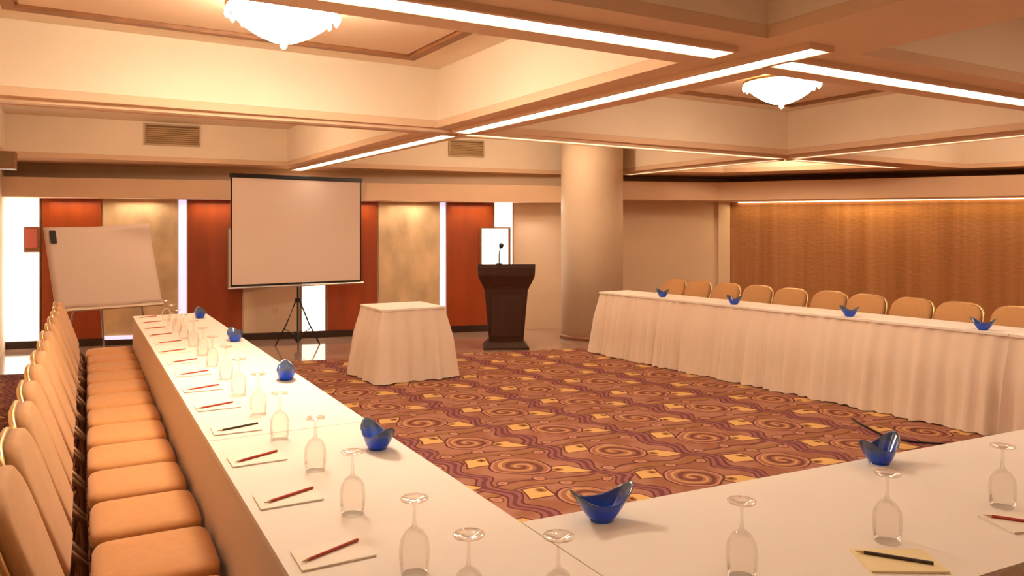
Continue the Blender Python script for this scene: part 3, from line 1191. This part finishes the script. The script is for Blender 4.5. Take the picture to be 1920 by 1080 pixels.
def quadsheet(off, nx, ny, th, curl=False, x0=0, x1=1, y0=0, y1=1):
    bm = bmesh.new()
    g = []
    for s_ in (0, th):
        layer = []
        for j in range(ny + 1):
            row = []
            for i in range(nx + 1):
                u, v = x0 + (x1 - x0) * i / nx, y0 + (y1 - y0) * j / ny
                p = BL + Ux * W_ * u + Uy * H_ * v + Un * (off + s_) - O
                if curl:
                    k = max(0, (v - 0.72)) * max(0, u - 0.35)
                    p = p + Un * 0.55 * k * (1 - math.cos(min(1, k * 6) * PI)) * 0.5 - Un * 0
                    if v < 0.06: p = p + Uy * 0.02 * math.sin(u * 9)
                row.append(bm.verts.new(p))
            layer.append(row)
        g.append(layer)
    for l in g:
        for j in range(ny):
            for i in range(nx): bm.faces.new((l[j][i], l[j][i + 1], l[j + 1][i + 1], l[j + 1][i]))
    for j in range(ny):
        for i in (0, nx): bm.faces.new((g[0][j][i], g[0][j + 1][i], g[1][j + 1][i], g[1][j][i]))
    for i in range(nx):
        for j in (0, ny): bm.faces.new((g[0][j][i], g[0][j][i + 1], g[1][j][i + 1], g[1][j][i]))
    return bm


obj('board', quadsheet(-0.02, 1, 1, 0.018), M['plastic'], t)
obj('paper', quadsheet(0.002, 16, 16, 0.003, curl=True), M['paper'], t, True)
bm = quadsheet(0.03, 1, 1, 0.02, x0=0.02, x1=0.10, y0=0.86, y1=0.99)
obj('clip', quadsheet(0.010, 1, 1, 0.016, x0=0.045, x1=0.10, y0=0.80, y1=0.955), M['dark'], t)
bm.free()
top = (TL + TR) / 2 - O
for (a, b) in (((BL - O) * 0.9 + (TL - O) * 0.10 - Un * 0.05 + Ux * 0.2, Vector((-0.42, 0.0, 0))),
               ((BR - O) * 0.9 + (TR - O) * 0.10 - Un * 0.05 - Ux * 0.2, Vector((0.50, 0.05, 0)))):
    bm = bmesh.new()
    tube(bm, [a, b], 0.012, 8)
    obj('leg', bm, M['chrome'], t)
bm = bmesh.new()
tube(bm, [top - Un * 0.045, Vector((0.05, 0.85, 0))], 0.012, 8)
obj('leg', bm, M['chrome'], t)
obj('tray', quadsheet(-0.004, 1, 1, 0.05, y0=-0.03, y1=-0.005), M['plastic'], t)

# ================================================================== PROJECTION SCREEN
SLc, SRc = Vector((1.67, 10.26)), Vector((3.48, 10.55))
t = thing('projection_screen', 'blank tripod projection screen with black borders', 'projection screen', (2.545, 10.30, 0), math.atan2(0.22, 1.78))
hw = 0.90
obj('screen_cloth', B(-hw + 0.02, hw - 0.02, -0.012, -0.006, 0.875, 2.245), M['screen'], t)
bm = bmesh.new()
box(bm, -hw, -hw + 0.02, -0.013, -0.005, 0.875, 2.245)
obj('black_border', bm, M['dark'], t)
obj('black_border', B(hw - 0.02, hw, -0.013, -0.005, 0.875, 2.245), M['dark'], t)
obj('screen_case', B(-hw - 0.01, hw + 0.01, -0.03, 0.03, 2.246, 2.30, bev=0.008), M['dark'], t)
obj('bottom_border', B(-hw, hw, -0.014, -0.004, 0.850, 0.874), M['dark'], t)
bm = bmesh.new()
tube(bm, [(-hw - 0.03, -0.01, 0.833), (hw + 0.03, -0.01, 0.833)], 0.016, 10)
obj('bottom_bar', bm, M['chrome'], t)
bm = bmesh.new()
tube(bm, [(0.0, 0.045, 0.12), (0.0, 0.045, 2.27)], 0.014, 8)
obj('pole', bm, M['dark'], t)
bm = bmesh.new()
tube(bm, [(0, 0.045, 0.60), (0, 0.045, 0.66)], 0.035, 10)
obj('hub', bm, M['dark'], t)
bm = bmesh.new()
tube(bm, [(0, 0.045, 0.06), (0, 0.045, 0.10), (0, 0.045, 0.20)], [0.012, 0.05, 0.03], 10)
obj('lower_hub', bm, M['dark'], t)
for k in range(3):
    a = math.radians(-110 + 120 * k) + 0.0
    dx, dy = math.cos(a), math.sin(a)
    bm = bmesh.new()
    tube(bm, [(0.03 * dx, 0.045 + 0.03 * dy, 0.62), (0.17 * dx, 0.045 + 0.17 * dy, 0.30), (0.34 * dx, 0.045 + 0.34 * dy, 0.0)], 0.010, 8)
    lg = obj('leg', bm, M['dark'], t)
    bm = bmesh.new()
    tube(bm, [(0.02 * dx, 0.045 + 0.02 * dy, 0.15), (0.20 * dx, 0.045 + 0.20 * dy, 0.24)], 0.006, 6)
    obj('brace', bm, M['dark'], lg)

# ================================================================== LECTERN
t = thing('lectern', 'dark mahogany lectern with a flared top and tapered body', 'lectern', (4.95, 8.92, 0), math.radians(-29.5 + 3))


def frust(bm, secs):
    rings = []
    for (hx, hy, z, oy) in secs:
        rings.append([bm.verts.new((x, y + oy, z)) for x, y in ((-hx, -hy), (hx, -hy), (hx, hy), (-hx, hy))])
    for a, b in zip(rings[:-1], rings[1:]):
        for i in range(4): bm.faces.new((a[i], a[(i + 1) % 4], b[(i + 1) % 4], b[i]))
    bm.faces.new(rings[0][::-1]); bm.faces.new(rings[-1])
    return bm


bm = bmesh.new()
frust(bm, [(0.30, 0.22, 0.0, 0), (0.30, 0.22, 0.03, 0), (0.24, 0.18, 0.10, 0)])
obj('base', bm, M['lectern'], t)
bm = bmesh.new()
frust(bm, [(0.225, 0.17, 0.101, 0), (0.285, 0.20, 0.80, 0)])
obj('body', bm, M['lectern'], t)
obj('front_panel', B(-0.20, 0.20, -0.215, -0.17, 0.18, 0.72), M['lectern'], t)
bm = bmesh.new()
frust(bm, [(0.295, 0.21, 0.801, 0), (0.30, 0.215, 0.83, 0), (0.33, 0.235, 0.88, 0), (0.365, 0.26, 0.96, 0), (0.37, 0.265, 0.985, 0)])
obj('cornice', bm, M['lectern'], t)
bm = bmesh.new()
frust(bm, [(0.37, 0.265, 0.986, 0), (0.375, 0.27, 1.075, 0)])
obj('top_band', bm, M['lectern'], t)
bm = bmesh.new()
vs = []
for (y, z) in ((-0.27, 1.076), (0.27, 1.076), (0.27, 1.088), (-0.27, 1.125)):
    vs.append([bm.verts.new((x, y, z)) for x in (-0.375, 0.375)])
for i in range(4):
    a, b = vs[i], vs[(i + 1) % 4]
    bm.faces.new((a[0], a[1], b[1], b[0]))
bm.faces.new([v[0] for v in vs]); bm.faces.new([v[1] for v in vs][::-1])
obj('reading_top', bm, M['lectern'], t)

mt = thing('microphone', 'small gooseneck microphone standing on the lectern', 'microphone', (4.84, 8.90, 1.125), math.radians(-29.5))
bm = bmesh.new(); lathe(bm, [(0, -0.012), (0.04, -0.012), (0.04, 0.008), (0, 0.012)], 20); obj('base', bm, M['dark'], mt, True)
bm = bmesh.new(); tube(bm, [(0, 0, 0.01), (0, 0, 0.12), (0.01, -0.01, 0.19), (0.02, -0.03, 0.22)], 0.008, 8); obj('gooseneck', bm, M['dark'], mt, True)
bm = bmesh.new(); tube(bm, [(0.02, -0.03, 0.215), (0.025, -0.045, 0.235), (0.03, -0.06, 0.255), (0.033, -0.07, 0.265)], [0.018, 0.03, 0.032, 0.02], 12); obj('head', bm, M['dark'], mt, True)

# ================================================================== LIT WALL BOXES
def wall_box(name, label, cat, s0, s1, z0, z1, dep, glow, frame):
    p = fp((s0 + s1) / 2, 0.032)
    t = thing(name, label, cat, (p[0], p[1], z0), math.atan2(D.y, D.x))
    w2, h = (s1 - s0) / 2, z1 - z0
    bm = bmesh.new()
    box(bm, -w2, w2, -dep, 0, h - 0.02, h)
    box(bm, -w2, w2, -dep, 0, 0, 0.02)
    box(bm, -w2, -w2 + 0.02, -dep, 0, 0.021, h - 0.021)
    box(bm, w2 - 0.035, w2, -dep, 0, 0.021, h - 0.021)
    obj('frame', bm, M[frame], t)
    obj('glass_front', B(-w2 + 0.021, w2 - 0.036, -dep + 0.02, -dep + 0.03, 0.021, h - 0.021), M[glow], t)
    obj('back_plate', B(-w2 + 0.021, w2 - 0.036, -0.01, 0, 0.021, h - 0.021), M['plastic'], t)
    return t


wall_box('wall_lamp', 'boxy lit wall lamp with a dark frame behind the lectern', 'wall lamp', 6.50, 6.98, 0.95, 1.62, 0.10, 'winlit', 'brown')
wall_box('wall_lamp', 'boxy lit wall lamp half hidden at the left edge of the projection screen', 'wall lamp', 2.83, 3.30, 0.75, 1.62, 0.10, 'shade_off' if False else 'pad', 'brown')
p = fp(0.40, 0.05)
t = thing('alarm_box', 'small dull red wall box on the glowing window beside the flip chart', 'alarm', (p[0], p[1], 1.28), math.atan2(D.y, D.x))
obj('housing', B(-0.085, 0.085, -0.06, 0, 0, 0.34, bev=0.01), M['brown'], t)
obj('cover', B(-0.06, 0.075, -0.075, -0.061, 0.06, 0.31, bev=0.01), M['alarm'], t)

# black cable on the carpet by the right table
bm = bmesh.new()
tube(bm, [(5.58, 4.12, 0.009), (5.48, 3.98, 0.009), (5.42, 3.85, 0.009), (5.30, 3.62, 0.009), (5.34, 3.45, 0.009), (5.50, 3.28, 0.009)], 0.007, 8)
tag(obj('cable', bm, M['dark'], smooth=True), 'black cable lying on the carpet along the right table skirt', 'cable')
